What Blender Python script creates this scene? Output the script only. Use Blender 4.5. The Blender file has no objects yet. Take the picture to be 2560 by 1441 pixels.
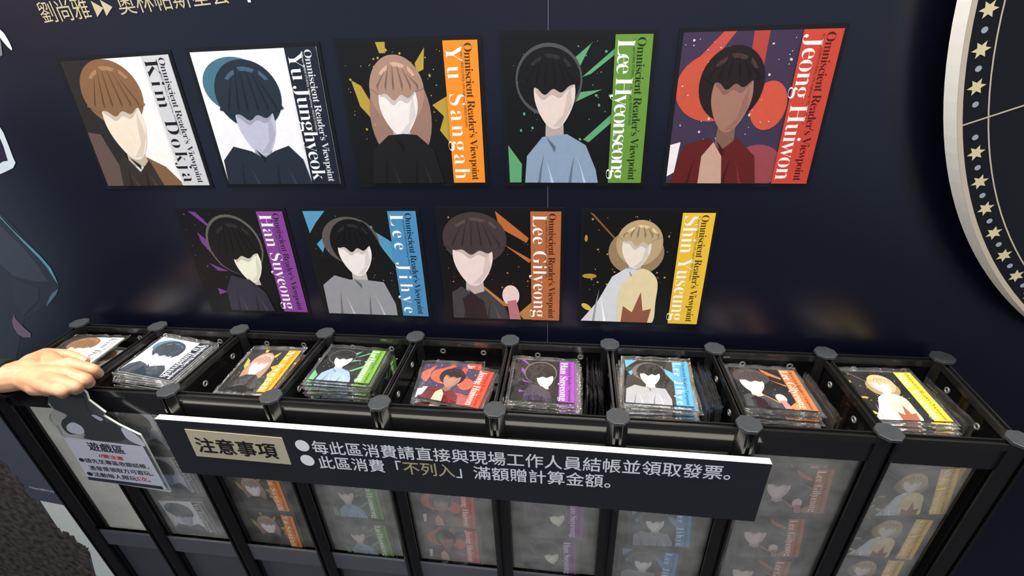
import bpy, bmesh, math, random
from mathutils import Vector, Matrix, Euler

SC = bpy.context.scene
COL = SC.collection
R = math.radians
PI = math.pi

# ------------------------------------------------------------------ camera, world, lights, exposure
CAM_POS = Vector((0.184529, -0.696036, 1.410464))
CAM_ROT = Euler((1.0869046, 0.0338013, 0.1199980), 'XYZ')
F_PX, IMG_W, IMG_H = 1168.1473, 2560, 1441
cam_data = bpy.data.cameras.new('camera')
cam_data.sensor_width = 36.0
cam_data.lens = 36.0 * F_PX / IMG_W
cam_data.clip_start = 0.02
cam = bpy.data.objects.new('camera', cam_data)
cam.location, cam.rotation_euler = CAM_POS, CAM_ROT
COL.objects.link(cam)
SC.camera = cam

world = bpy.data.worlds.new('World')
SC.world = world
world.use_nodes = True
wn = world.node_tree.nodes
wn['Background'].inputs[0].default_value = (0.62, 0.76, 1.0, 1)
wn['Background'].inputs[1].default_value = 0.55

SC.view_settings.view_transform = 'Standard'
SC.view_settings.look = 'None'
SC.view_settings.gamma = 1.0
SC.view_settings.use_curve_mapping = False
SC.view_settings.exposure = 0.35
SC.cycles.transparent_max_bounces = 24

def area(name, loc, size, watts, col=(1.0, 0.95, 0.88), aim=None):
    l = bpy.data.lights.new(name, 'AREA')
    l.shape = 'RECTANGLE'
    l.size, l.size_y = size
    l.energy = watts
    l.color = col
    o = bpy.data.objects.new(name, l)
    o.location = loc
    if aim is not None:
        o.rotation_euler = (Vector(aim) - Vector(loc)).to_track_quat('-Z', 'Y').to_euler()
    COL.objects.link(o)
    return o

# the hall's ceiling luminaires (their housings are built with the ceiling below); the last is added to brighten the round board's edge
LAMPS = [((1.0, -0.28, 2.72), (1.3, 0.22), 42), ((-0.65, -0.28, 2.72), (1.3, 0.22), 42),
         ((0.3, -2.1, 2.72), (1.6, 0.3), 36), ((-2.1, -1.1, 2.72), (0.3, 1.4), 30)]
for i_, (l_, s_, w_) in enumerate(LAMPS):
    area('ceiling_lamp', l_, s_, w_)

RM = CAM_ROT.to_matrix()
def ray(px, py):
    return RM @ Vector(((px - IMG_W / 2) / F_PX, -(py - IMG_H / 2) / F_PX, -1.0))
def on_y(px, py, y):                       # photo pixel -> point on the upright plane at depth y
    d = ray(px, py); t = (y - CAM_POS.y) / d.y
    return CAM_POS + d * t
def on_z(px, py, z):                       # photo pixel -> point at height z
    d = ray(px, py); t = (z - CAM_POS.z) / d.z
    return CAM_POS + d * t

# ------------------------------------------------------------------ measures (metres; rack rim at z = 0.95)
FLOOR = -0.15
YB, YF = -0.0272, -0.2006                  # back and front post rows
PITCH = 0.17
PX = [(i - 4.5) * PITCH for i in range(10)]
PXF = [-.746] + PX[1:9] + [.746]           # front posts: the two end walls splay in a little towards the front
RIM = 0.95

# ------------------------------------------------------------------ materials
def lin(c):
    return tuple(((v / 255) / 12.92 if v / 255 <= 0.04045 else ((v / 255 + 0.055) / 1.055) ** 2.4) for v in c[:3]) + (1.0,)

MATS = {}
def mat(name, rgb, rough=0.5, spec=0.5, metal=0.0, var=0.06, scale=30.0, bump=0.0, bscale=60.0, coat=0.0):
    if name in MATS: return MATS[name]
    m = bpy.data.materials.new(name); m.use_nodes = True
    nt = m.node_tree; b = nt.nodes['Principled BSDF']
    b.inputs['Roughness'].default_value = rough
    b.inputs['Specular IOR Level'].default_value = spec
    b.inputs['Metallic'].default_value = metal
    b.inputs['Coat Weight'].default_value = coat
    c = lin(rgb)
    if var > 0:
        tc = nt.nodes.new('ShaderNodeTexCoord'); nz = nt.nodes.new('ShaderNodeTexNoise')
        nz.inputs['Scale'].default_value = scale; nz.inputs['Detail'].default_value = 4
        nt.links.new(tc.outputs['Object'], nz.inputs['Vector'])
        rp = nt.nodes.new('ShaderNodeValToRGB')
        rp.color_ramp.elements[0].position = 0.3; rp.color_ramp.elements[1].position = 0.7
        rp.color_ramp.elements[0].color = tuple(v * (1 - var) for v in c[:3]) + (1,)
        rp.color_ramp.elements[1].color = tuple(min(1, v * (1 + var)) for v in c[:3]) + (1,)
        nt.links.new(nz.outputs['Fac'], rp.inputs['Fac'])
        nt.links.new(rp.outputs['Color'], b.inputs['Base Color'])
    else:
        b.inputs['Base Color'].default_value = c
    if bump > 0:
        tc = nt.nodes.new('ShaderNodeTexCoord'); n2 = nt.nodes.new('ShaderNodeTexNoise')
        n2.inputs['Scale'].default_value = bscale; n2.inputs['Detail'].default_value = 5
        bp = nt.nodes.new('ShaderNodeBump'); bp.inputs['Strength'].default_value = bump; bp.inputs['Distance'].default_value = 0.002
        nt.links.new(tc.outputs['Object'], n2.inputs['Vector'])
        nt.links.new(n2.outputs['Fac'], bp.inputs['Height']); nt.links.new(bp.outputs['Normal'], b.inputs['Normal'])
    MATS[name] = m
    return m

def ink(rgb):                               # printed colour
    return mat('ink_%02x%02x%02x' % tuple(rgb), rgb, rough=0.42, spec=0.3, var=0.03, scale=90)

def clear(name, haze_rgb, haze, gloss_rough=0.05, fac=0.08, noise=12.0, bump=0.25, bscale=45.0, lo=0.4, hi=1.0, stretch=(1, 1, 1)):
    """clear plastic film: see-through, with a cloudy white haze and a glossy sheen"""
    if name in MATS: return MATS[name]
    m = bpy.data.materials.new(name); m.use_nodes = True
    nt = m.node_tree; nt.nodes.clear(); N = nt.nodes.new; L = nt.links.new
    out = N('ShaderNodeOutputMaterial'); tr = N('ShaderNodeBsdfTransparent'); df = N('ShaderNodeBsdfDiffuse'); gl = N('ShaderNodeBsdfGlossy')
    df.inputs['Color'].default_value = lin(haze_rgb); gl.inputs['Roughness'].default_value = gloss_rough
    tc = N('ShaderNodeTexCoord'); mp = N('ShaderNodeMapping'); mp.inputs['Scale'].default_value = stretch
    nz = N('ShaderNodeTexNoise'); nz.inputs['Scale'].default_value = noise; nz.inputs['Detail'].default_value = 6
    mr = N('ShaderNodeMapRange'); mr.inputs['From Min'].default_value = 0.35; mr.inputs['From Max'].default_value = 0.68
    mr.inputs['To Min'].default_value = haze * lo; mr.inputs['To Max'].default_value = haze * hi
    L(tc.outputs['Object'], mp.inputs['Vector']); L(mp.outputs['Vector'], nz.inputs['Vector']); L(nz.outputs['Fac'], mr.inputs['Value'])
    m1 = N('ShaderNodeMixShader'); L(mr.outputs['Result'], m1.inputs['Fac']); L(tr.outputs[0], m1.inputs[1]); L(df.outputs[0], m1.inputs[2])
    n2 = N('ShaderNodeTexNoise'); n2.inputs['Scale'].default_value = bscale; n2.inputs['Detail'].default_value = 3
    bp = N('ShaderNodeBump'); bp.inputs['Strength'].default_value = bump; bp.inputs['Distance'].default_value = 0.004
    L(mp.outputs['Vector'], n2.inputs['Vector']); L(n2.outputs['Fac'], bp.inputs['Height']); L(bp.outputs['Normal'], gl.inputs['Normal'])
    fr = N('ShaderNodeFresnel'); ge = N('ShaderNodeNewGeometry'); io = N('ShaderNodeMapRange')   # same sheen on both faces of the film
    io.inputs['To Min'].default_value = 1.45; io.inputs['To Max'].default_value = 1 / 1.45
    L(ge.outputs['Backfacing'], io.inputs['Value']); L(io.outputs['Result'], fr.inputs['IOR']); L(bp.outputs['Normal'], fr.inputs['Normal'])
    ad = N('ShaderNodeMath'); ad.operation = 'MULTIPLY_ADD'; ad.inputs[1].default_value = 1.0; ad.inputs[2].default_value = fac
    ad.use_clamp = True; L(fr.outputs[0], ad.inputs[0])
    m2 = N('ShaderNodeMixShader'); L(ad.outputs[0], m2.inputs['Fac']); L(m1.outputs[0], m2.inputs[1]); L(gl.outputs[0], m2.inputs[2])
    L(m2.outputs[0], out.inputs['Surface'])
    MATS[name] = m
    return m

M_WALL = mat('navy_wall_print', (12, 14, 30), rough=0.30, spec=0.5, var=0.05, scale=6)
M_FLOOR = mat('dark_hall_carpet', (44, 43, 46), rough=0.9, var=0.25, scale=140)
M_CEIL = mat('white_ceiling', (190, 190, 190), rough=0.9, var=0.03)
M_GLOSS = mat('black_gloss_acrylic', (17, 16, 17), rough=0.07, spec=0.55, var=0.05, scale=14)
M_STRIP = mat('black_satin_strip', (32, 32, 34), rough=0.13, spec=0.85, var=0.05, scale=14)
M_POST = mat('black_post_plastic', (20, 20, 22), rough=0.2, spec=0.6, var=0.08, scale=40)
M_CAP = mat('charcoal_cap_plastic', (50, 53, 56), rough=0.42, spec=0.5, var=0.10, scale=160, bump=0.1, bscale=300)
M_LOW = mat('charcoal_lower_panel', (86, 88, 92), rough=0.4, spec=0.4, var=0.05)  # lower strips: reflection put into the colour, lighter than the upper strips
M_LOW_SHADED = mat('shade_darkened_recess_panel', (74, 76, 80), rough=0.35, spec=0.4, var=0.05)  # lower strip grey darkened to carry the shade inside the recess
M_RAIL = mat('black_rail_plastic', (30, 30, 30), rough=0.16, spec=1.0, var=0.05)
M_STEEL = mat('silver_rivet', (168, 168, 164), rough=0.42, metal=0.55, var=0.06)
M_FOAM = mat('white_foam_core', (250, 248, 238), rough=0.7, spec=0.2, var=0.02)
M_SIGN = mat('black_sign_face', (36, 37, 42), rough=0.5, spec=0.35, var=0.04)
M_SLEEVE = clear('clear_card_sleeve', (225, 225, 225), 0.028, 0.03, 0.03, noise=22, bump=0.55, bscale=42)
M_SEAM = clear('heat_sealed_seam', (235, 236, 232), 0.05, 0.10, 0.06, noise=60, bump=1.0, bscale=120, lo=0.1)
M_PANE = clear('hazy_clear_pane', (225, 223, 216), 0.22, 0.04, 0.0, noise=26, bump=0.1, bscale=60, lo=0.5)  # mottled diffuse haze mixed over a see-through pane
M_PANE_LOWHAZE = clear('low_haze_clear_pane', (225, 223, 216), 0.09, 0.03, 0.0, noise=26, bump=0.1, bscale=60, lo=0.3)  # thinnest haze mix of the panes
M_PANE_DULL = clear('dense_haze_pane', (220, 217, 206), 0.85, 0.1, 0.0, noise=16, bump=0.1, bscale=60, lo=0.72)  # densest haze mix, a nearly opaque cloudy grey
M_ACRYL = clear('clear_acrylic_plate', (215, 218, 222), 0.12, 0.06, 0.02, noise=8, bump=0.0)
M_ACRYL_EDGE = mat('polished_acrylic_edge', (200, 203, 196), rough=0.2, spec=0.6, var=0.05)
M_CARD = mat('white_card_stock', (232, 231, 228), rough=0.6, var=0.03)
M_CARDDARK = mat('dark_card_back', (20, 20, 24), rough=0.5, var=0.05)
M_SKIN = None

# ------------------------------------------------------------------ mesh helpers
class MB:
    def __init__(self): self.v, self.f, self.m, self.mats, self.sm = [], [], [], [], []
    def mi(self, m):
        if m not in self.mats: self.mats.append(m)
        return self.mats.index(m)
    def add(self, verts, faces, m, smooth=False):
        o = len(self.v); self.v += [tuple(p) for p in verts]; k = self.mi(m)
        for f in faces: self.f.append([o + i for i in f]); self.m.append(k); self.sm.append(smooth)
    def poly(self, pts, m): self.add(pts, [list(range(len(pts)))], m)
    def box(self, a, b, m, fm=None):
        (x0, y0, z0), (x1, y1, z1) = a, b
        v = [(x0, y0, z0), (x1, y0, z0), (x1, y1, z0), (x0, y1, z0), (x0, y0, z1), (x1, y0, z1), (x1, y1, z1), (x0, y1, z1)]
        F = {'bottom': (0, 3, 2, 1), 'top': (4, 5, 6, 7), 'front': (0, 1, 5, 4), 'right': (1, 2, 6, 5), 'back': (2, 3, 7, 6), 'left': (3, 0, 4, 7)}
        for k, f in F.items(): self.add(v, [f], (fm or {}).get(k, m))
    def prism(self, pts, z0, z1, m, mtop=None):          # pts: (x, y) outline, extruded along z
        n = len(pts); lo = [(x, y, z0) for x, y in pts]; hi = [(x, y, z1) for x, y in pts]
        self.add(lo + hi, [[i, (i + 1) % n, n + (i + 1) % n, n + i] for i in range(n)], m)
        self.add(hi, [list(range(n))], mtop or m); self.add(lo, [list(range(n))[::-1]], m)
    def slab_y(self, pts, y0, y1, mface, medge, mback=None):   # pts: (x, z) outline, thickness along y (y0 = front)
        n = len(pts); a = [(x, y0, z) for x, z in pts]; b = [(x, y1, z) for x, z in pts]
        self.add(a + b, [[i, (i + 1) % n, n + (i + 1) % n, n + i] for i in range(n)], medge)
        self.add(a, [list(range(n))], mface); self.add(b, [list(range(n))[::-1]], mback or mface)
    def build(self, name, parent=None, off=(0, 0, 0), clean=True, recalc=False, bevel=0.0):
        me = bpy.data.meshes.new(name)
        me.from_pydata([(x - off[0], y - off[1], z - off[2]) for x, y, z in self.v], [], self.f)
        for m in self.mats: me.materials.append(m)
        me.polygons.foreach_set('material_index', self.m)
        me.polygons.foreach_set('use_smooth', self.sm)
        if clean or recalc:
            bm = bmesh.new(); bm.from_mesh(me)
            if clean: bmesh.ops.remove_doubles(bm, verts=bm.verts, dist=1e-6)
            if recalc: bmesh.ops.recalc_face_normals(bm, faces=bm.faces)
            bm.to_mesh(me); bm.free()
        me.update()
        o = bpy.data.objects.new(name, me); COL.objects.link(o)
        if parent is not None: o.parent = parent
        if bevel > 0:
            b = o.modifiers.new('bevel', 'BEVEL'); b.width = bevel; b.segments = 2; b.limit_method = 'ANGLE'
        return o

def thing(name, label, cat, loc=(0, 0, 0), rot=(0, 0, 0), group=None):
    o = bpy.data.objects.new(name, None); COL.objects.link(o)
    o.empty_display_size = 0.02
    o.location = loc; o.rotation_euler = rot
    return tag(o, label, cat, group)
def tag(o, label, cat, group=None):
    o['label'] = label; o['category'] = cat
    if group: o['group'] = group
    return o
def structure(o): o['kind'] = 'structure'; return o
def dup(root, loc, rot, label, group, scale=None):
    r = root.copy(); COL.objects.link(r); r.location = loc; r.rotation_euler = rot
    if scale: r.scale = (scale,) * 3
    r['label'] = label; r['group'] = group
    for ch in list(root.children):
        c = ch.copy(); COL.objects.link(c); c.parent = r
    return r

# ------------------------------------------------------------------ lettering
def serif(s):                               # bold roman letterforms
    o = ''
    for ch in s:
        if 'A' <= ch <= 'Z': o += chr(0x1D400 + ord(ch) - 65)
        elif 'a' <= ch <= 'z': o += chr(0x1D41A + ord(ch) - 97)
        elif '0' <= ch <= '9': o += chr(0x1D7CE + ord(ch) - 48)
        else: o += ch
    return o
TXT = {}
def text_geo(body, offset=0.0, track=1.0, marks=None, res=3):
    """outline of a line of lettering: verts (x, y), faces, material slot per face, all scaled to 0..1 wide/high box"""
    key = (body, offset, track, tuple(marks or ()))
    if key in TXT: return TXT[key]
    c = bpy.data.curves.new('lettering', 'FONT'); c.body = body; c.size = 1.0; c.offset = offset
    c.space_character = track; c.resolution_u = res; c.fill_mode = 'FRONT'
    if marks:
        for i, k in enumerate(marks): c.body_format[i].material_index = k
        for k in range(max(marks) + 1): c.materials.append(M_CARD)
    o = bpy.data.objects.new('lettering', c); COL.objects.link(o)
    bpy.context.view_layer.update()
    me = bpy.data.meshes.new_from_object(o.evaluated_get(bpy.context.evaluated_depsgraph_get()))
    V = [(v.co.x, v.co.y) for v in me.vertices]
    F = [list(p.vertices) for p in me.polygons]; MI = [p.material_index for p in me.polygons]
    bpy.data.objects.remove(o); bpy.data.curves.remove(c); bpy.data.meshes.remove(me)
    x0 = min(v[0] for v in V); x1 = max(v[0] for v in V); y0 = min(v[1] for v in V); y1 = max(v[1] for v in V)
    TXT[key] = (V, F, MI, (x0, x1, y0, y1))
    return TXT[key]
def text_run(body, length, em, offset=0.0, min_track=0.7, max_track=2.2, marks=None):
    """choose the letter spacing so a line set at size em fills length; leftover goes into a small stretch"""
    w1 = text_geo(body, offset, 1.0, marks)[3]; w2 = text_geo(body, offset, 1.5, marks)[3]
    a = (w1[1] - w1[0]) * em; b = (w2[1] - w2[0]) * em
    tr = 1.0 + 0.5 * (length - a) / max(1e-6, b - a)
    tr = max(min_track, min(max_track, tr))
    V, F, MI, bb = text_geo(body, offset, round(tr, 4), marks)
    sx = length / ((bb[1] - bb[0]) * em)
    return [((x - bb[0]) * em * sx, y * em) for x, y in V], F, MI

# ------------------------------------------------------------------ printed picture designs (plain stand-ins: a faceless bust in the print's colours)
def ell(cx, cy, rx, ry, n=36, a0=0.0, a1=360.0, rot=0.0):
    p = []
    full = abs(a1 - a0) >= 360
    for i in range(n if full else n + 1):
        a = R(a0 + (a1 - a0) * i / n); x, y = rx * math.cos(a), ry * math.sin(a); c, s = math.cos(R(rot)), math.sin(R(rot))
        p.append((cx + x * c - y * s, cy + x * s + y * c))
    return p
def smooth(pts, n=7):
    out = []; k = len(pts)
    for i in range(k):
        p0, p1, p2, p3 = (pts[(i + j - 1) % k] for j in range(4))
        for s in range(n):
            t = s / n
            out.append(tuple(0.5 * (2 * p1[d] + (p2[d] - p0[d]) * t + (2 * p0[d] - 5 * p1[d] + 4 * p2[d] - p3[d]) * t * t + (3 * p1[d] - p0[d] - 3 * p2[d] + p3[d]) * t ** 3) for d in (0, 1)))
    return out
def clip(pts, x0=0.0, x1=1.0, y0=0.0, y1=1.0):
    for ax, lim, keep in ((0, x0, 1), (0, x1, -1), (1, y0, 1), (1, y1, -1)):
        o = []
        for i in range(len(pts)):
            a, b = pts[i], pts[(i + 1) % len(pts)]
            ia, ib = (a[ax] - lim) * keep >= 0, (b[ax] - lim) * keep >= 0
            if ia: o.append(a)
            if ia != ib:
                t = (lim - a[ax]) / (b[ax] - a[ax]); o.append(tuple(a[d] + (b[d] - a[d]) * t for d in (0, 1)))
        pts = o
        if len(pts) < 3: return []
    return pts

DESIGNS = [
 dict(key='pale grey', name='Kim Dokja', band=(203, 204, 208), ntext=(18, 18, 20), ttext=(40, 40, 44), bg=(243, 240, 238), hair=(132, 96, 66), skin=(238, 222, 203), body=(52, 43, 38),
      shapes=[((40, 36, 32), [(0, 0), (0, 1), (.36, 1), (.34, .6), (.3, .2), (.25, 0)]), ((96, 78, 72), [(.0, 0), (.0, .46), (.12, .44), (.24, .0)]), ((126, 92, 62), [(.42, .28), (.64, .16), (.74, .03), (.74, 0), (.42, 0)])],
      hairE=(.37, .75, .28, .25), face=(.395, .50, .185, .27), cut=.66, torso=[(.16, 0), (.2, .2), (.27, .27), (.38, .12), (.5, .22), (.56, 0)]),
 dict(key='dark navy', name='Yu Junghyeok', band=(27, 33, 46), ntext=(240, 240, 242), ttext=(214, 216, 222), bg=(238, 238, 243), hair=(34, 45, 56), skin=(187, 188, 208), body=(33, 41, 53),
      shapes=[((70, 112, 132), ell(.3, .76, .27, .2))],
      hairE=(.38, .69, .27, .25), face=(.39, .47, .16, .23), cut=.59, torso=[(0, 0), (.02, .2), (.14, .31), (.29, .27), (.38, .21), (.49, .27), (.62, .31), (.72, .2), (.755, 0)]),
 dict(key='orange', name='Yu Sangah', band=(238, 140, 38), ntext=(250, 246, 238), ttext=(70, 42, 20), bg=(16, 15, 15), hair=(166, 132, 116), skin=(234, 226, 222), body=(24, 23, 25), spl=(178, 150, 60),
      shapes=[((178, 150, 60), [(.27, 1), (.34, 1), (.335, .93), (.29, .93)]), ((178, 150, 60), [(.54, .86), (.62, .96), (.6, .82), (.55, .8)]), ((178, 150, 60), [(.05, .76), (.12, .72), (.22, .52), (.2, .45), (.09, .58)]), ((178, 150, 60), [(.64, .58), (.755, .64), (.755, .3), (.68, .4), (.72, .5)]), ((150, 116, 102), ell(.39, .5, .235, .36))],
      hairE=(.385, .68, .205, .24), face=(.385, .57, .145, .2), cut=.7, torso=[(.1, 0), (.14, .26), (.28, .37), (.4, .38), (.5, .37), (.62, .26), (.68, 0)]),
 dict(key='green', name='Lee Hyeonseong', band=(100, 145, 56), ntext=(246, 248, 244), ttext=(28, 44, 22), bg=(14, 14, 14), hair=(18, 17, 18), skin=(222, 204, 195), body=(135, 156, 178), spl=(92, 160, 112),
      shapes=[((92, 160, 112), [(.46, .84), (.6, .95), (.52, .8)]), ((92, 160, 112), [(.54, .74), (.76, .92), (.76, .88), (.6, .76)]), ((92, 160, 112), [(.5, .64), (.68, .66), (.5, .58)]), ((92, 160, 112), [(.56, .32), (.76, .5), (.76, .44), (.6, .3)]), ((92, 160, 112), [(0, .28), (.1, .14), (.09, 0), (0, 0)]), ((74, 76, 78), ell(.31, .72, .235, .235))],
      hairE=(.31, .72, .22, .21), face=(.35, .61, .145, .21), cut=.71, torso=[(.12, 0), (.14, .2), (.26, .34), (.44, .36), (.58, .28), (.66, .1), (.68, 0)]),
 dict(key='red', name='Jeong Huiwon', band=(204, 70, 52), ntext=(250, 240, 236), ttext=(74, 20, 16), bg=(62, 50, 74), hair=(33, 22, 22), skin=(158, 114, 98), body=(94, 28, 26), spl=(220, 190, 190),
      shapes=[((190, 78, 66), [(0, .72), (.26, 1), (.34, 1), (.1, .66)]), ((176, 66, 56), [(.45, 1), (.55, 1), (.55, .5), (.47, .5)]), ((206, 84, 62), ell(.63, .54, .12, .16)), ((196, 82, 58), ell(.24, .66, .25, .22)), ((150, 70, 76), ell(.62, .12, .18, .16)), ((236, 228, 226), [(0, .05), (0, .28), (.07, .3), (.05, .08)])],
      hairE=(.36, .68, .215, .24), face=(.375, .58, .135, .21), cut=.73, torso=[(.03, 0), (.1, .28), (.26, .33), (.36, .24), (.46, .33), (.6, .2), (.64, 0)], extra=[((196, 158, 138), [(.23, 0), (.23, .2), (.3, .3), (.37, .2), (.4, 0)])]),
 dict(key='purple', name='Han Suyeong', band=(130, 66, 146), ntext=(244, 240, 246), ttext=(52, 20, 62), bg=(15, 14, 16), hair=(17, 16, 17), skin=(238, 236, 214), body=(50, 47, 60), spl=(112, 62, 140),
      shapes=[((112, 62, 140), [(.1, 1), (.17, .99), (.27, .86), (.24, .86)]), ((112, 62, 140), [(.12, .8), (.24, .68), (.19, .6), (.13, .7)]), ((112, 62, 140), [(.13, .5), (.3, .42), (.2, .42)]), ((112, 62, 140), [(.13, .24), (.22, .2), (.13, .17)]), ((96, 92, 84), ell(.45, .68, .27, .29))],
      hairE=(.45, .67, .25, .275), face=(.53, .5, .13, .19), cut=.62, torso=[(.2, 0), (.22, .22), (.32, .38), (.5, .33), (.62, .2), (.66, 0)]),
 dict(key='blue', name='Lee Jihye', band=(76, 140, 186), ntext=(246, 249, 252), ttext=(18, 38, 58), bg=(18, 17, 18), hair=(16, 15, 17), skin=(236, 229, 226), body=(146, 146, 152), spl=(110, 150, 180),
      shapes=[((84, 152, 186), [(0, 1), (.2, 1), (.1, .9), (.02, .8)]), ((84, 152, 186), [(.58, .84), (.76, .72), (.76, .5), (.66, .66)]), ((84, 152, 186), [(.06, .7), (.2, .82), (.1, .62)]), ((84, 152, 186), [(.52, .5), (.6, .4), (.58, .3)]), ((90, 84, 78), ell(.38, .73, .26, .22)), ((16, 15, 17), ell(.6, .5, .1, .42, rot=14))],
      hairE=(.4, .71, .21, .22), face=(.4, .6, .15, .2), cut=.71, torso=[(.02, 0), (.03, .3), (.16, .4), (.3, .36), (.45, .36), (.62, .34), (.7, .12), (.7, 0)]),
 dict(key='brown orange', name='Lee Gilyeong', band=(178, 104, 60), ntext=(250, 244, 240), ttext=(52, 28, 16), bg=(16, 15, 16), hair=(66, 54, 54), skin=(234, 214, 208), body=(62, 61, 64), spl=(186, 116, 56),
      shapes=[((184, 104, 50), [(.47, 1), (.74, .77), (.72, .73), (.5, .86)]), ((184, 104, 50), [(.52, .72), (.76, .58), (.74, .55)]), ((184, 126, 66), [(.3, .36), (.5, .18), (.6, .12), (.44, .14)]), ((184, 126, 66), [(.64, .06), (.76, .18), (.76, 0), (.68, 0)])],
      hairE=(.285, .76, .27, .23), face=(.26, .57, .17, .24), cut=.7, torso=[(.04, 0), (.05, .26), (.14, .32), (.24, .24), (.36, .28), (.52, .12), (.56, 0)], extra=[((42, 28, 32), [(.16, 0), (.14, .2), (.22, .26), (.33, .18), (.36, 0)]), ((232, 205, 198), ell(.575, .24, .075, .1)), ((178, 116, 118), [(.54, .18), (.62, .2), (.66, 0), (.56, 0)])]),
 dict(key='yellow', name='Shin Yuseung', band=(236, 190, 58), ntext=(252, 248, 236), ttext=(64, 48, 12), bg=(15, 14, 14), hair=(186, 162, 122), skin=(236, 222, 206), body=(212, 212, 214), spl=(176, 140, 60),
      shapes=[((176, 140, 60), ell(.06, .44, .06, .022)), ((176, 140, 60), ell(.02, .78, .012, .03)), ((214, 184, 70), ell(.045, .14, .05, .025, rot=-35)), ((120, 86, 50), [(.04, 1), (.07, .99), (.28, .76), (.27, .75)]), ((150, 126, 94), ell(.43, .66, .225, .2, rot=-12))],
      hairE=(.45, .74, .185, .2), face=(.43, .68, .115, .16), cut=.8, torso=[(0, 0), (.14, .2), (.25, .44), (.36, .52), (.5, .5), (.55, .2), (.5, 0)], extra=[((228, 208, 164), smooth([(.33, 0), (.32, .3), (.4, .44), (.5, .52), (.62, .42), (.63, .2), (.62, 0), (.48, -.02)])), ((140, 84, 62), [(.35, 0), (.36, .16), (.44, .1), (.5, .3), (.53, .12), (.6, .14), (.58, 0)])]),
]
TITLE = "Omniscient Reader's Viewpoint"
CREDIT = '\u00a9 Sleepy-C(3B2S STUDIO), UMI, singNsong / REDICE STUDIO'

def design_layers(d, seed):
    """list of (pts, rgb, layer) polygons in the unit square"""
    rnd = random.Random(seed); L = []
    L.append(([(0, 0), (1, 0), (1, 1), (0, 1)], d['bg'], 0)); k = 1
    for rgb, pts in d['shapes']:
        p = clip(pts, 0, .76)
        if p: L.append((p, rgb, k)); k += 1
    if 'spl' in d:
        for _ in range(46):
            x, y, s = rnd.uniform(.02, .74), rnd.uniform(.3, .98), rnd.choice((.003, .004, .005, .009))
            L.append((ell(x, y, s, s * rnd.uniform(.7, 1.4), 6, rot=rnd.uniform(0, 60)), d['spl'], k))
        k += 1
    hx, hy, hrx, hry = d['hairE']; fx, fy, frx, fry = d['face']
    def S(pts, rgb):
        nonlocal k
        p = clip(pts, 0, .76)
        if p: L.append((p, rgb, k)); k += 1
    S(ell(hx, hy, hrx, hry), d['hair'])
    S([(fx - frx * .42, fy - fry * .5), (fx - frx * .5, d['torso'][2][1] - .1), (fx + frx * .5, d['torso'][2][1] - .1), (fx + frx * .42, fy - fry * .5)], tuple(int(v * .8) for v in d['skin']))
    S(smooth([(fx - frx, fy + fry * .3), (fx - frx * .86, fy - fry * .35), (fx - frx * .3, fy - fry * .95), (fx + frx * .3, fy - fry * .95), (fx + frx * .86, fy - fry * .35), (fx + frx, fy + fry * .3), (fx + frx * .6, fy + fry), (fx - frx * .6, fy + fry)]), d['skin'])
    tone = lambda rgb, q: tuple(max(0, min(255, int(v * q + (8 if q > 1 else 0)))) for v in rgb)
    ch = [(fx + frx * .86, fy - fry * .3), (fx + frx * .3, fy - fry * .93), (fx - frx * .1, fy - fry * .94), (fx + frx * .45, fy - fry * .55), (fx + frx * .62, fy + fry * .1), (fx + frx * .8, fy + fry * .4)]
    S(ch, tone(d['skin'], .9))
    top = [(x, y) for x, y in ell(hx, hy, hrx * 1.0, hry * 1.0, 60) if y >= d['cut']]
    c = d['cut']
    if len(top) > 4:
        xs = [p[0] for p in top]; x0, x1 = min(xs), max(xs)
        arc = sorted(top, key=lambda p: math.atan2(p[1] - c, p[0] - (x0 + x1) / 2))
        def fringe(low, ph): return [(x0 + (x1 - x0) * t, c - (.045 + low) * math.sin(PI * t) - .04 * math.sin(PI * (t * 3.5 + ph)) ** 2 * math.sin(PI * t)) for t in [i / 28 for i in range(29)]]
        fa = [p for p in fringe(.035, .1) if abs(p[0] - fx) < frx * .93]
        if len(fa) > 3: S([(fa[0][0], c)] + fa + [(fa[-1][0], c)], tone(d['skin'], .84))
        S(arc + fringe(0, 0), d['hair'])
        lift = 1.22 if sum(d['hair']) > 150 else 1.9
        for q, (t0, t1, rr) in enumerate(((62, 100, .80), (108, 140, .76), (30, 55, .84))):          # sheen bands and lock lines
            o_ = ell(hx, hy, hrx * rr, hry * rr, 14, t0, t1); i_ = ell(hx, hy, hrx * (rr - .09), hry * (rr - .12), 14, t0 + 4, t1 - 4)
            S(o_ + i_[::-1], tone(d['hair'], lift))
        for q in (-.7, -.4, -.12, .2, .5, .76):
            bx = hx + hrx * q; ty = hy + hry * (1 - q * q) ** .5 * .82
            S([(hx + hrx * q * .5, ty), (bx + .008, c + .02), (bx, c - .015), (bx - .004, c + .02)], tone(d['hair'], .7))
    S(d['torso'], d['body'])
    tx = [p[0] for p in d['torso']]; t0, t1 = min(tx), max(tx); tp = max(p[1] for p in d['torso'])
    for q, (u, hgt, lean) in enumerate(((.18, .62, .05), (.36, .5, -.04), (.6, .55, .04), (.8, .6, -.06))):     # cloth folds
        x = t0 + (t1 - t0) * u
        S([(x, 0), (x + lean * .4, tp * hgt * .5), (x + lean, tp * hgt), (x + lean * .4 + .012, tp * hgt * .45), (x + .022, 0)], tone(d['body'], .72 if q % 2 == 0 else 1.22))
    S([(fx - frx * .42, tp - .02), (fx, tp - .13), (fx + frx * .05, tp - .09)], tone(d['body'], .65))
    for rgb, pts in d.get('extra', []): S(pts, rgb)
    return L, k

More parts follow.
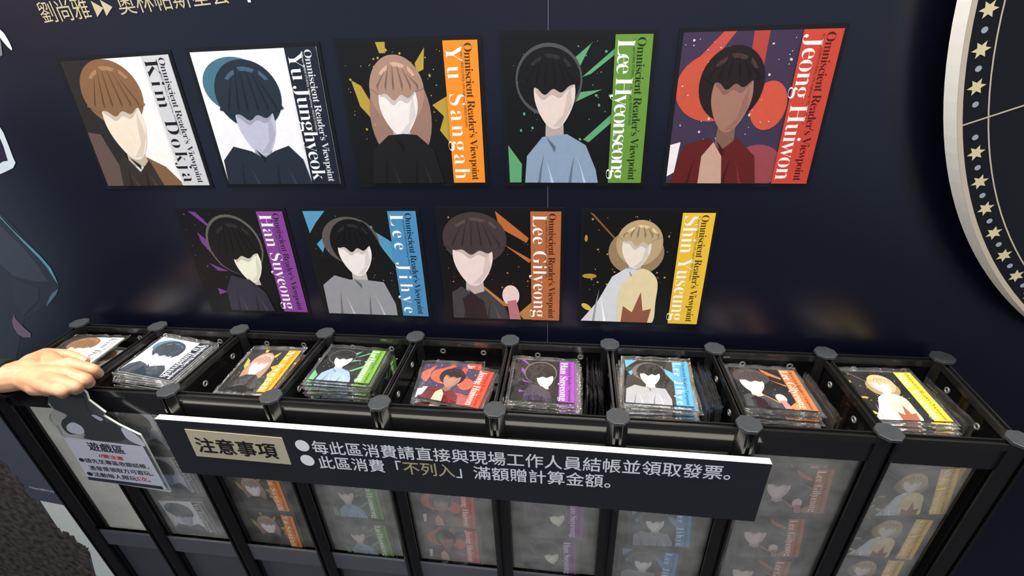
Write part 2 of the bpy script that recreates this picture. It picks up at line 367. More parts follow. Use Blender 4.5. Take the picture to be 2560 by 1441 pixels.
def picture(mb, f, d, seed, dz, credit=True, part='all'):
    """lay the printed picture into mb through f(u, v, height)"""
    L, k = design_layers(d, seed)
    if part in ('all', 'art'):
        for pts, rgb, lay in L: mb.poly([f(u, v, lay * dz) for u, v in pts], ink(rgb))
    if part in ('all', 'band'):
        mb.poly([f(u, v, (k + 1) * dz) for u, v in [(.755, 0), (1, 0), (1, 1), (.755, 1)]], ink(d['band']))
    def lay_text(body, base_u, v_top, v_bot, em, rgb, off, hh):
        V, F, MI = text_run(body, v_top - v_bot, em, off)
        mb.add([f(base_u + y, v_top - x, hh) for x, y in V], F, ink(rgb))
    if part in ('all', 'text'):
        lay_text(serif(d['name']), .772, .972, .03, .172, d['ntext'], -.012, (k + 2) * dz)
        lay_text(serif(TITLE), .902, .982, .02, .082, d['ttext'], -.008, (k + 2) * dz)
        if credit: lay_text(CREDIT, .877, .972, .42, .022, d['ttext'], 0.0, (k + 2) * dz)

# ------------------------------------------------------------------ the hall: wall, floor, ceiling, lamps
w = MB(); w.box((-3.2, 0.0, FLOOR), (3.2, 0.06, 3.0), M_WALL); structure(w.build('wall_back'))
w = MB(); w.box((-3.2, -9, FLOOR - .05), (3.2, 0.06, FLOOR), M_FLOOR); structure(w.build('floor'))
w = MB(); w.box((-3.2, -9, 2.8), (3.2, 0.0, 2.86), M_CEIL); structure(w.build('ceiling'))
sx = on_y(1369.5, 500, 0).x
w = MB(); w.box((sx - .0004, -.0006, FLOOR), (sx + .0004, 0.0, 2.8), mat('wall_panel_seam', (96, 100, 118), rough=.5)); structure(w.build('trim_1'))
M_HOUSE = mat('white_lamp_housing', (225, 225, 225), rough=.5)
for i, (l, s, e) in enumerate(LAMPS):
    r = thing('ceiling_light', ['long white ceiling light above the right end of the rack', 'long white ceiling light above the left end of the rack', 'long white ceiling light out in the hall facing the rack', 'added unseen ceiling light far to the left, brightening the round board edge'][i], 'light', (l[0], l[1], 2.8), group='ceiling lights')
    m = MB(); hx, hy = s[0] / 2 + .02, s[1] / 2 + .02
    for a, b in (((-hx, -hy), (hx, -hy + .015)), ((-hx, hy - .015), (hx, hy)), ((-hx, -hy), (-hx + .015, hy)), ((hx - .015, -hy), (hx, hy))):
        m.box((a[0], a[1], -.09), (b[0], b[1], 0), M_HOUSE)
    m.box((-hx, -hy, -.02), (hx, hy, 0), M_HOUSE); m.build('housing', r)

# ------------------------------------------------------------------ wall posters
QUADS = [  # TL, TR, BR, BL on the wall (x, z)
 [(-.5853, 1.4079), (-.4037, 1.4122), (-.4076, 1.2195), (-.5967, 1.2182)],
 [(-.3686, 1.4136), (-.1742, 1.4152), (-.1794, 1.2214), (-.3722, 1.2210)],
 [(-.1407, 1.4180), (.0545, 1.4156), (.0535, 1.2234), (-.1449, 1.2217)],
 [(.0889, 1.4191), (.2827, 1.4143), (.2840, 1.2224), (.0914, 1.2232)],
 [(.3199, 1.4144), (.5089, 1.4124), (.5110, 1.2210), (.3199, 1.2220)],
 [(-.4852, 1.1745), (-.2918, 1.1755), (-.2947, .9807), (-.4875, .9797)],
 [(-.2564, 1.1758), (-.0626, 1.1775), (-.0642, .9808), (-.2572, .9803)],
 [(-.0261, 1.1782), (.1694, 1.1780), (.1686, .9813), (-.0261, .9802)],
 [(.2050, 1.1768), (.3970, 1.1773), (.3971, .9834), (.2054, .9828)]]
PLACE = ['first in the upper row', 'second in the upper row', 'middle of the upper row', 'fourth in the upper row', 'last in the upper row',
         'first in the lower row', 'second in the lower row', 'third in the lower row', 'last in the lower row']
for i, (d, q) in enumerate(zip(DESIGNS, QUADS)):
    cx = sum(p[0] for p in q) / 4; cz = sum(p[1] for p in q) / 4
    r = thing('wall_poster', 'square wall poster with %s title band, %s' % (d['key'], PLACE[i]), 'poster', (cx, 0, cz), group='square posters on the navy wall')
    def f(u, v, h, q=q):
        a = [q[3][k] + (q[2][k] - q[3][k]) * u for k in (0, 1)]; b = [q[0][k] + (q[1][k] - q[0][k]) * u for k in (0, 1)]
        p = [a[k] + (b[k] - a[k]) * v for k in (0, 1)]
        return (p[0], -.0014 - h, p[1])
    e = .0055 / .1935
    m = MB(); o4 = [f(-e, -e, 0), f(1 + e, -e, 0), f(1 + e, 1 + e, 0), f(-e, 1 + e, 0)]
    m.slab_y([(p[0], p[2]) for p in o4], -.0012, -.0001, ink((17, 17, 21)), ink((17, 17, 21)))
    m.build('black_border', r, (cx, 0, cz))
    for part, nm in (('art', 'picture'), ('band', 'title_band')):
        m = MB(); picture(m, f, d, i, .00004, part=part); o = m.build(nm, r, (cx, 0, cz), clean=False)
    m = MB(); picture(m, f, d, i, .00004, part='text'); t = m.build('lettering', o, (cx, 0, cz), clean=False)

# ------------------------------------------------------------------ lettering and printed shapes on the wall
GOLD = mat('gold_wall_lettering', (196, 184, 150), rough=.4, spec=.4, var=.05)
a = on_y(112.5, 58.5, 0); b = on_y(582, 7, 0)
ang = math.atan2(b.z - a.z, b.x - a.x); ln = (b - a).length
r = thing('wall_lettering', 'gold lettering line with two arrowheads at top left of the navy wall', 'lettering', a)
m = MB(); V, F, MI = text_run('\u5289\u5c1a\u96c5', .0815, .0285, 0)
m.add([(x, -.0006, y + .0022) for x, y in V], F, GOLD); o = m.build('name_characters', r); o.rotation_euler = (0, -ang, 0)
m = MB()
for k in (0, 1):
    m.poly([(.0895 + .0150 * k, -.0006, .0005), (.1045 + .0150 * k, -.0006, .0105), (.0895 + .0150 * k, -.0006, .0205)], GOLD)
o = m.build('arrowhead_pair', r); o.rotation_euler = (0, -ang, 0)
m = MB(); V, F, MI = text_run('\u5967\u6797\u5e15\u65af\u661f\u96f2', .171, .029, 0)
m.add([(x + .1285, -.0006, y + .0022) for x, y in V], F, GOLD); o = m.build('place_characters', r); o.rotation_euler = (0, -ang, 0)
m = MB(); c0 = on_y(625, 6, 0) - a
m.poly([(c0.x - .0025, -.0006, c0.z), (c0.x + .002, -.0006, c0.z), (c0.x + .001, -.0006, c0.z + .03), (c0.x - .004, -.0006, c0.z + .03)], ink((235, 235, 235)))
m.build('white_stroke', r)

def wall_shape(parent, name, pts, rgb, h, off, mt=None):
    m = MB(); P = [on_y(x, y, 0) for x, y in pts]
    m.poly([(p.x, -h, p.z) for p in P][::-1], mt or ink(rgb)); return m.build(name, parent, off)
o0 = on_y(20, 600, 0); o0 = Vector((o0.x, 0, o0.z))
r = thing('wall_mural', 'dark printed coat mural at the left end of the navy wall', 'mural', o0)
wall_shape(r, 'coat_shape', [(-400, 420), (-120, 470), (0, 530), (55, 588), (104, 643), (128, 672), (140, 700), (147, 712), (146, 724), (118, 762), (60, 800), (40, 900), (-60, 1010), (-400, 1060)], (41, 47, 58), .0003, o0)
wall_shape(r, 'coat_fold', [(-300, 560), (0, 562), (60, 620), (96, 664), (122, 706), (84, 704), (34, 690), (0, 660), (-300, 640)], (56, 62, 74), .0005, o0)
wall_shape(r, 'coat_fold', [(32, 694), (98, 720), (96, 752), (60, 790), (36, 760)], (47, 50, 62), .0006, o0)
wall_shape(r, 'teal_edge_line', [(0, 539), (30, 572), (70, 610), (103, 641), (128, 670), (140, 695), (147, 712), (136, 697), (118, 668), (98, 645), (60, 607), (0, 543)], (92, 142, 160), .0008, o0)
wall_shape(r, 'teal_edge_line', [(147, 722), (142, 736), (126, 756), (116, 768), (124, 744), (132, 732)], (84, 108, 128), .0008, o0)
wall_shape(r, 'lilac_patch', [(36, 785), (40, 798), (50, 808), (62, 820), (78, 834), (78, 843), (60, 844), (46, 836), (34, 818), (31, 802)], (112, 94, 116), .0008, o0)
wall_shape(r, 'white_blade_stroke', [(-80, 20), (0, 72), (12, 84), (24, 104), (32, 122), (30, 126), (20, 117), (8, 103), (0, 92), (-80, 60)], (224, 232, 234), .0008, o0)
wall_shape(r, 'grey_stroke', [(-60, 60), (0, 90), (4, 110), (7, 138), (0, 142), (-60, 150)], (128, 124, 134), .0006, o0)
wall_shape(r, 'white_frame_stroke', [(-80, 250), (0, 316), (10, 332), (22, 362), (34, 394), (40, 407), (34, 420), (18, 428), (0, 436), (-80, 470), (-80, 440), (0, 410), (8, 404), (21, 402), (10, 366), (0, 342), (-80, 300)], (206, 220, 226), .0008, o0)
wall_shape(r, 'dark_inset', [(-80, 300), (0, 342), (10, 366), (21, 402), (8, 404), (0, 410), (-80, 440)], (36, 30, 50), .0005, o0)

o1 = on_y(150, 1300, 0); o1 = Vector((o1.x, 0, o1.z))
r = thing('wall_print', 'slate printed panel with brown fur texture and white patch, low beside the rack', 'mural', o1)
M_FUR = mat('printed_brown_fur', (62, 54, 49), rough=.6, var=.95, scale=55)
wall_shape(r, 'slate_field', [(-500, 900), (40, 960), (90, 1010), (180, 1130), (420, 1441), (700, 1800), (-700, 1800)], (72, 76, 86), .0003, o1)
rnd = random.Random(5)
edge = [(0, 1150), (14, 1160), (28, 1182), (44, 1196), (60, 1215), (62, 1232), (80, 1246), (92, 1252), (106, 1268), (118, 1288), (132, 1300), (146, 1318), (156, 1330), (170, 1330), (184, 1342), (196, 1354), (208, 1364), (220, 1368), (226, 1384), (222, 1400), (228, 1418), (240, 1436), (262, 1470), (300, 1560), (380, 1800)]
e2 = []
for k in range(len(edge) - 1):
    for t in (0, .25, .5, .75):
        e2.append((edge[k][0] + (edge[k + 1][0] - edge[k][0]) * t + rnd.uniform(-3, 3), edge[k][1] + (edge[k + 1][1] - edge[k][1]) * t + rnd.uniform(-3, 3)))
wall_shape(r, 'fur_field', [(-700, 1100)] + e2 + [(380, 1800), (-700, 1800)], None, .0009, o1, M_FUR)
wall_shape(r, 'white_patch', [(101, 1252), (177, 1267), (240, 1350), (312, 1441), (420, 1590), (330, 1590), (240, 1440), (226, 1384), (150, 1328)], None, .0006, o1, mat('white_print_patch', (206, 212, 206), rough=.6, var=.06, scale=120))
a = on_y(74, 1220, 0); b = on_y(150, 1235, 0)
m = MB(); V, F, MI = text_run(CREDIT[:26], (b - a).length, .011, 0.0)
ang = math.atan2(b.z - a.z, b.x - a.x)
m.add([(a.x + x * math.cos(ang) - y * math.sin(ang), -.0008, a.z + x * math.sin(ang) + y * math.cos(ang)) for x, y in V], F, ink((196, 198, 204))); m.build('small_lettering', r, o1)

# ------------------------------------------------------------------ round star board standing off the wall at the right
CX, CZ, YD = 1.1974, 1.517, -.060
r = thing('round_star_board', 'large round black board with white edge and ring of gold stars', 'board', (CX, 0, CZ))
m = MB(); n = 180
out = [(CX + .602 * math.cos(2 * PI * i / n), CZ + .602 * math.sin(2 * PI * i / n)) for i in range(n)]
M_DISC = mat('black_board_face', (15, 14, 17), rough=.35, spec=.22, var=.05)
m.slab_y(out, YD, -.037, M_DISC, M_FOAM); m.build('board', r, (CX, 0, CZ), recalc=True)
M_BEIGE = mat('beige_board_print', (186, 172, 152), rough=.45, var=.04); M_STAR = mat('gold_star_print', (206, 196, 152), rough=.45, var=.04); M_DOT = ink((150, 156, 168))
def ring(ri, ro, h, mt, name):
    m = MB(); V = []
    for i in range(n):
        a = 2 * PI * i / n
        V += [(CX + ri * math.cos(a), YD - h, CZ + ri * math.sin(a)), (CX + ro * math.cos(a), YD - h, CZ + ro * math.sin(a))]
    m.add(V, [[2 * i, 2 * ((i + 1) % n), 2 * ((i + 1) % n) + 1, 2 * i + 1] for i in range(n)], mt); return m.build(name, r, (CX, 0, CZ))
ring(.5964, .602, .0003, M_BEIGE, 'beige_border'); ring(.5702, .5718, .0003, M_BEIGE, 'inner_ring_line')
for k in range(3):
    a = R(-159.3 + 120 * k); c, s = math.cos(a), math.sin(a); m = MB()
    p = lambda rr, w_: (CX + rr * c - w_ * s, YD - .0004, CZ + rr * s + w_ * c)
    m.poly([p(.12, -.0009), p(.5964, -.0009), p(.5964, .0009), p(.12, .0009)], M_BEIGE); m.build('spoke_line', r, (CX, 0, CZ))
step = 360 / 93.0
for j in range(93):
    if j % 31 == 0: continue
    a = R(-159.3 + step * j); px_, pz_ = CX + .5842 * math.cos(a), CZ + .5842 * math.sin(a); m = MB()
    m.poly([(px_ + rr * math.cos(a + R(30 * k)), YD - .0004, pz_ + rr * math.sin(a + R(30 * k))) for k in range(12) for rr in [.0095 if k % 2 == 0 else .0046]], M_STAR)
    if -182 < math.degrees(a) - 360 * round((math.degrees(a) + 150) / 360) < -100: m.build('star', r, (CX, 0, CZ))
for j in range(-6, 16):
    a = R(-159.3 + step * (j + .5)); px_, pz_ = CX + .5842 * math.cos(a), CZ + .5842 * math.sin(a)
    m = MB(); m.poly([(x, YD - .0004, z) for x, z in ell(px_, pz_, .0033, .0033, 16)], M_DOT); m.build('dot', r, (CX, 0, CZ))
m = MB(); m.prism([(CX - .3 + x, -.02 + y) for x, y in ell(0, 0, .02, .016, 16)], CZ - .45, CZ + .3, M_POST); m.build('stand_off', r, (CX, 0, CZ))

# ------------------------------------------------------------------ the display rack
rack = thing('display_rack', 'long black nine-bay display rack of posts and gloss panels against the wall', 'rack', (0, (YB + YF) / 2, FLOOR))
RO = (0, (YB + YF) / 2, FLOOR)
def octa(ap):                                # octagon with flats square to the axes
    rr = ap / math.cos(PI / 8)
    return [(rr * math.cos(PI / 8 + k * PI / 4), rr * math.sin(PI / 8 + k * PI / 4)) for k in range(8)]
def post_outline(ap=.0142, g=.0024, dep=.0055):
    t = ap * math.tan(PI / 8); out = []
    for k in range(4):                       # each flat with its groove, then the chamfer
        c, s = math.cos(k * PI / 2), math.sin(k * PI / 2)
        for x, y in ((ap, -t), (ap, -g), (ap - dep, -g), (ap - dep, g), (ap, g), (ap, t)):
            out.append((x * c - y * s, x * s + y * c))
    return out
PO = post_outline()
for row, y in (('back', YB), ('front', YF)):
    for x in (PX if row == 'back' else PXF):
        m = MB(); m.prism([(x + a, y + b) for a, b in PO], FLOOR, RIM, M_POST); p = m.build('post', rack, RO, bevel=.0005)
        m = MB(); m.prism([(x + a, y + b) for a, b in octa(.0155)], RIM, RIM + .0048, M_CAP); m.build('cap', p, RO, bevel=.0007)
def splay(mb, i):                           # slant an end wall's mesh from its back post to its front post
    mb.v = [(x + (PXF[i] - PX[i]) * (YB - y) / (YB - YF), y, z) for x, y, z in mb.v]; return mb
def rail(a, b, i=None):                              # channel rail lying on a panel edge: two lips and a recessed floor
    m = MB(); (x0, y0), (x1, y1) = a, b
    if abs(x1 - x0) > abs(y1 - y0):
        for c in (-.0042, .0042): m.box((x0, y0 + c - .0011, RIM - .012), (x1, y0 + c + .0011, RIM - .0015), M_RAIL)
        m.box((x0, y0 - .0035, RIM - .012), (x1, y0 + .0035, RIM - .006), M_RAIL)
    else:
        for c in (-.0042, .0042): m.box((x0 + c - .0011, y0, RIM - .012), (x0 + c + .0011, y1, RIM - .0015), M_RAIL)
        m.box((x0 - .0035, y0, RIM - .012), (x0 + .0035, y1, RIM - .006), M_RAIL)
    if i is not None: splay(m, i)
    return m.build('top_rail', rack, RO, clean=False, bevel=.0005)
def rivet(parent, p, axis, i=None):
    m = MB()
    prof = [(.0054, .0), (.0054, .0008), (.0048, .0014), (.0030, .0014), (.0024, .0004), (.0024, .0)]
    n = 18; V = []; F = []
    for rr, h in prof:
        for k in range(n):
            a = 2 * PI * k / n; u, v = rr * math.cos(a), rr * math.sin(a)
            V.append({'x': (p[0] + h, p[1] + u, p[2] + v), '-x': (p[0] - h, p[1] + u, p[2] + v), '-y': (p[0] + u, p[1] - h, p[2] + v)}[axis])
    for j in range(len(prof) - 1):
        for k in range(n): F.append([j * n + k, j * n + (k + 1) % n, (j + 1) * n + (k + 1) % n, (j + 1) * n + k])
    m.add(V, F, M_STEEL, True)
    if i is not None: splay(m, i)
    return m.build('rivet', parent, RO, recalc=True)
for i in range(9):
    x0, x1 = PX[i] + .0095, PX[i + 1] - .0095; xm = (x0 + x1) / 2
    f0, f1 = PXF[i] + .0095, PXF[i + 1] - .0095
    rail((f0, YF), (f1, YF)); rail((x0, YB), (x1, YB))
    m = MB(); m.box((x0, YB - .0012, FLOOR), (x1, YB + .0012, RIM - .006), M_GLOSS); bp = m.build('back_panel', rack, RO)
    for dx in (-.037, .037): rivet(bp, (xm + dx, YB - .0012, .925), '-y')
    m = MB(); m.box((f0, YF - .0025, .902), (f1, YF + .0015, RIM - .006), M_STRIP); m.build('front_strip', rack, RO, bevel=.0006)
    m = MB(); m.box((f0 - .004, YF + .0100, .572), (f1 + .004, YF + .0112, .899), M_PANE_DULL if i == 0 else M_PANE_LOWHAZE if i == 2 else M_PANE); o = m.build('window_pane', rack, RO)
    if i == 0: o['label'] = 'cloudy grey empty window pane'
    m = MB(); m.box((f0, YF - .0022, .534), (f1, YF + .0018, .577), M_LOW); m.build('lower_strip', rack, RO, bevel=.0006)
    m = MB(); m.box((f0 - .004, YF + .0100, FLOOR + .02), (f1 + .004, YF + .0114, .530), M_LOW_SHADED); m.build('lower_panel', rack, RO)
    m = MB(); ya, yb = YF + .0135, YB - .0014
    if i in (3, 5, 6, 7, 8):
        xs = x1 - .034
        m.box((x0 - .006, ya, .892), (xs, yb, .896), M_GLOSS); m.box((xs - .002, ya + .016, .818), (xs, yb, .892), M_GLOSS); m.box((xs, ya + .016, .818), (x1 + .006, yb, .822), M_GLOSS)
    else: m.box((max(x0, f0) - .006 * (i > 0), ya, .892), (min(x1, f1) + .006 * (i < 8), yb, .896), M_GLOSS)
    m.build('tray_floor', rack, RO)
    m = MB(); m.box((f0 - .004, YF + .0100, .560), (f1 + .004, YF + .0300, .564), M_GLOSS); m.build('window_ledge', rack, RO)
for x0, x1 in ((PXF[0] + .0095, PXF[0] + .024), (PXF[9] - .024, PXF[9] - .0095)):
    m = MB(); m.box((x0, YF + .0060, .572), (x1, YF + .0095, .902), M_GLOSS); m.build('side_trim', rack, RO)
for i, x in enumerate(PX):
    rail((x, YF + .0095), (x, YB - .0095), i)
    m = MB(); m.box((x - .0014, YF + .0095, FLOOR), (x + .0014, YB - .0095, RIM - .006), M_GLOSS); dp = splay(m, i).build('divider_panel', rack, RO)
    for yy, zz in ((-.0655, .9195), (-.139, .9165)):
        if i < 9: rivet(dp, (x + .0014, yy, zz), 'x', i)
        if i > 0: rivet(dp, (x - .0014, yy, zz), '-x', i)

# ------------------------------------------------------------------ photo cards in clear sleeves
CS = .0975                                   # printed square
rs = random.Random(11)
def sleeve_mesh(seed):
    rr = random.Random(seed); m = MB(); nx, ny = 12, 13; wx, wy = .0545, .0575; V = []
    ph = [rr.uniform(0, 6.3) for _ in range(6)]
    def wr(x, y): return .00035 * (math.sin(x * 150 + ph[0]) + math.sin(y * 170 + ph[1] + x * 60) + math.sin((x + y) * 110 + ph[2]))
    for s in (1, -1):
        for j in range(ny + 1):
            for i in range(nx + 1):
                u, v = i / nx * 2 - 1, j / ny * 2 - 1
                e = max(abs(u), abs(v)); z = .0013 * (1 - e ** 6) + .0001
                x, y = u * wx + wr(v * .05, .02) * (1 if abs(u) == 1 else 0), v * wy + .002 + wr(u * .05, .05) * (1 if abs(v) == 1 else 0)
                V.append((x, y, s * z + wr(u * wx, v * wy) * (.9 if e > .9 else .45) + (.0012 * max(0, e - .9) * 10 * math.sin(u * 9 + v * 7 + ph[3]))))
    F = []; n1 = (nx + 1) * (ny + 1)
    for s in (0, 1):
        for j in range(ny):
            for i in range(nx):
                a = s * n1 + j * (nx + 1) + i
                F.append([a, a + 1, a + nx + 2, a + nx + 1] if s == 0 else [a, a + nx + 1, a + nx + 2, a + 1])
    m.add(V, F, M_SLEEVE, True)
    # heat-sealed seams: narrow crinkled strips along the outer edges
    def seam(p, q, wdt):
        k = 26; vv = []; d = Vector(q) - Vector(p); nn = Vector((-d.y, d.x)).normalized()
        for a in range(k + 1):
            t = a / k; c = Vector(p) + d * t; z = .0008 * math.sin(t * 23 + ph[4]) + .0004 * math.sin(t * 61 + ph[5])
            for b in (0, 1): vv.append((c.x + nn.x * b * wdt, c.y + nn.y * b * wdt, z + .0002 + b * .0003))
        m.add(vv, [[2 * a, 2 * a + 2, 2 * a + 3, 2 * a + 1] for a in range(k)], M_SEAM, True)
    T, B = .0595, -.0555
    seam((-wx, T - .0035), (wx, T - .0035), .0035); seam((-wx, B), (wx, B), .0028); seam((-wx + .0016, B), (-wx + .0016, T), .0016); seam((wx, B), (wx, T), .0016)
    return m
SLEEVES = []
PROTO = []
GROUPS = ['sleeved photo cards with %s title band' % d['key'] for d in DESIGNS]
def first_card(k):
    d = DESIGNS[k]
    r = thing('photo_card', 'x', 'card', group=GROUPS[k])
    f = lambda u, v, h: ((u - .5) * CS, (v - .5) * CS, .0007 + h)
    m = MB(); h = CS / 2
    m.box((-h, -h, -.0006), (h, h, .00065), M_CARDDARK if k not in (0, 1) else M_CARD)
    picture(m, f, d, k, .00002, credit=True); m.build('print', r, clean=False)
    if not SLEEVES:
        for s in range(3): SLEEVES.append(sleeve_mesh(s))
    s = SLEEVES[k % 3].build('sleeve', r, clean=False)
    return r
def card(k, loc, rot, label, scale=None):
    if k >= len(PROTO) or PROTO[k] is None:
        while len(PROTO) <= k: PROTO.append(None)
        PROTO[k] = first_card(k)
        c = PROTO[k]; c.location = loc; c.rotation_euler = rot; c['label'] = label
        if scale: c.scale = (scale,) * 3
        return c
    return dup(PROTO[k], loc, rot, label, GROUPS[k], scale)

ORD = ['topmost', 'second from top', 'third from top', 'fourth from top', 'fifth from top', 'sixth from top', 'seventh from top', 'eighth from top', 'ninth from top', 'tenth from top', 'eleventh from top', 'twelfth from top']
# top card of each stack: x, y, z, yaw, pitch, roll, number of cards
TOPS = [(-.6945, -.0985, .940, 8.0, -1.5, 4.0, 1), (-.5185, -.1015, .937, -2.0, 2.4, 7.5, 10), (-.3335, -.1130, .930, -4.0, 7.5, -3.5, 10), (-.1805, -.0975, .938, 4.2, -4.0, 5.5, 11),
        (.0110, -.1240, .930, -5.5, -5.0, 5.0, 8), (.1475, -.1100, .936, .3, .8, 1.1, 12), (.3228, -.1030, .938, -5.5, 4.0, -3.8, 12), (.4905, -.0990, .934, -2.8, -2.5, -.6, 12), (.6610, -.1010, .933, 1.0, 4.5, -1.0, 12)]
BASE = .898
for k, (x, y, z, yaw, pit, rol, n) in enumerate(TOPS):
    d = DESIGNS[k]['key']
    for j in range(n):
        t = j / max(1, n - 1) if n > 1 else 0
        if j == 0: loc, rot = (x, y, z), (R(pit), R(rol), R(yaw))
        else:
            zz = z + (BASE - z) * (j / (n - 1)); q = 1 - t
            loc = (x + rs.uniform(-.0035, .0035) * 1.2 + (PX[k] + .085 - .010 - x) * t * .4, y + rs.uniform(-.0035, .0035) - .002 * t, zz)
            rot = (R(pit * q + rs.uniform(-.2, .2)), R(rol * q + rs.uniform(-.2, .2)), R(yaw * q + rs.uniform(-4, 4)))
        if k == 4 and j == 1: loc, rot = (-.004, -.112, .9258), (R(-3.5), R(3.5), R(7))     # turned the other way, its corners showing
        if k == 0: lab = 'sleeved photo card with pale grey title band pinched by the hand at the left'
        else: lab = 'sleeved photo card with %s title band, %s of its tray stack' % (d, ORD[j])
        card(k, loc, rot, lab, .94 if k == 0 else None)
# two more cards in the leftmost tray, under the held one
card(0, (-.681, -.0945, .909), (R(-2), R(2), R(3)), 'sleeved photo card with pale grey title band, lying below the held card')
card(0, (-.684, -.103, .903), (0, 0, R(-4)), 'sleeved photo card with pale grey title band, lowest in the leftmost tray')
# cards standing on edge beside the stacks
EDGE = {3: (3, .0036), 5: (8, .0033), 6: (7, .0034), 7: (3, .0038), 8: (2, .0075)}
EORD = ['nearest the stack', 'second from the stack', 'third from the stack', 'fourth from the stack', 'fifth from the stack', 'sixth from the stack', 'seventh from the stack', 'eighth from the stack', 'ninth from the stack']
for k, (n, st) in EDGE.items():
    for j in range(n):
        x = PX[k + 1] - .0385 + j * st
        card(k, (x, -.1045 + rs.uniform(-.003, .003), (.8775 if k > 6 else .8855) + rs.uniform(-.006, .004)), (R(90), R(rs.uniform(-2, 2)), R(90 + rs.uniform(-1.5, 1.5))),
             'sleeved photo card with %s title band, standing on edge %s' % (DESIGNS[k]['key'], EORD[j]), .92)
# cards standing upright behind the window panes
ROWS = {1: [(.846, -.014, 2), (.737, -.013, -2), (.622, -.018, -4)], 2: [(.8310, -.012, 0), (.7125, -.0165, 0), (.611, -.016, 2)], 3: [(.8310, -.006, 0), (.7135, -.007, 0), (.606, -.0055, -2)],
        4: [(.8310, -.006, 0), (.7115, -.0105, 1), (.6165, -.010, 1)], 5: [(.8310, -.003, 0), (.7100, .0015, -1), (.608, -.007, -2)], 6: [(.8310, -.004, 0), (.7095, .001, -5), (.6045, -.009, 0)],
        7: [(.8140, .0095, -5), (.7070, -.0025, -7), (.6090, -.004, -2)], 8: [(.8290, -.004, -10), (.7310, -.009, -1), (.6350, -.016, -2)]}
RORD = ['uppermost', 'middle', 'lowest']
for k, rows in ROWS.items():
    for j, (z, dx, tw) in enumerate(rows):
        card(k, (PX[k] + .085 + dx, YF + .0165 - j * .0016, z), (R(90), R(tw), 0),
             'sleeved photo card with %s title band, %s behind its window pane' % (DESIGNS[k]['key'], RORD[j]), .945)
    card(k, (PX[k] + .083, YF + .0205, rows[0][0] + .006), (R(90), R(1.2 * (-1) ** k), 0), 'sleeved photo card with %s title band, tucked behind the uppermost one in the window' % DESIGNS[k]['key'], .945)

# ------------------------------------------------------------------ notice board taped along the rack front
YS = YF - .0265
P = {k: on_y(x, y, YS) for k, (x, y) in dict(TL=(386, 1048), TR=(1931, 1161.5), BR=(1886, 1305), BL=(456, 1182.5)).items()}
cs = sum((P[k] for k in P), Vector()) / 4
r = thing('notice_board', 'long black notice board with white edge across the rack front', 'sign', (cs.x, YS, cs.z))
so = (cs.x, YS, cs.z)
m = MB(); m.slab_y([(P[k].x, P[k].z) for k in ('BL', 'BR', 'TR', 'TL')], YS, YS + .0100, M_SIGN, M_FOAM); m.build('board', r, so, recalc=True)
plate = MB(); m = plate
q = [on_y(x, y, YS) for x, y in ((492.5, 1140), (728.5, 1161.5), (705, 1095), (462, 1073))]
M_PLATE = mat('beige_title_plate', (186, 177, 150), rough=.5, var=.03)
m.slab_y([(p.x, p.z) for p in q], YS - .0008, YS, M_PLATE, M_PLATE); pl = m.build('title_plate', r, so, recalc=True)
for x, y in ((756, 1114.5), (769, 1151)):
    c = on_y(x, y, YS); m = MB(); m.poly([(c.x + a, YS - .0005, c.z + b) for a, b in ell(0, 0, .0112, .0117, 32)], ink((236, 236, 238))); m.build('bullet_dot', r, so)
def line_on(mb, y, pa, pb, ph, body, mats, bold=0.0, marks=None, h=.0006, xo=None):
    """set a line of lettering on the plane y from pixel pa to pb, ph = pixel above pa giving the character height"""
    a, b, t = on_y(*pa, y), on_y(*pb, y), on_y(*ph, y)
    ang = math.atan2(b.z - a.z, b.x - a.x); ln = math.hypot(b.x - a.x, b.z - a.z)
    V, F, MI, bb = text_geo(body, 0.0, 1.0, marks)
    sx_ = ln / (bb[1] - bb[0]); sy_ = abs(t.z - a.z) / 0.90
    for k, mt in enumerate(mats):
        ff = [f for f, i in zip(F, MI) if i == k]
        if not ff: continue
        for n_, (ox, oy) in enumerate([(0, 0)] if bold == 0 else [(0, 0), (bold, 0), (-bold, 0), (0, bold), (0, -bold)]):   # heavier weight by overprinting
            mb.add([(a.x + (x + ox - bb[0]) * sx_ * math.cos(ang) - (yy + oy + .07) * sy_ * math.sin(ang), y - h - n_ * .00002, a.z + (x + ox - bb[0]) * sx_ * math.sin(ang) + (yy + oy + .07) * sy_ * math.cos(ang)) for x, yy in V], ff, mt)
WHITE = ink((222, 224, 230)); M_GOLDTXT = ink((176, 166, 128))
m = MB(); line_on(m, YS, (501, 1129), (699, 1146), (497, 1094), '\u6ce8\u610f\u4e8b\u9805', [ink((32, 31, 30))], .022, h=.0012); m.build('lettering', pl, so, clean=False)
m = MB(); line_on(m, YS, (786, 1133), (1823, 1200), (794, 1103), '\u6bcf\u6b64\u5340\u6d88\u8cbb\u8acb\u76f4\u63a5\u8207\u73fe\u5834\u5de5\u4f5c\u4eba\u54e1\u7d50\u5e33\u4e26\u9818\u53d6\u767c\u7968\u3002', [WHITE], .010); m.build('lettering', r, so, clean=False)
s2 = '\u6b64\u5340\u6d88\u8cbb\u300c\u4e0d\u5217\u5165\u300d\u6eff\u984d\u8d08\u8a08\u7b97\u91d1\u984d\u3002'
m = MB(); line_on(m, YS, (802, 1170), (1525, 1220), (811, 1141), s2, [WHITE, M_GOLDTXT], .010, [1 if c in '\u4e0d\u5217\u5165' else 0 for c in s2]); m.build('lettering', r, so, clean=False)

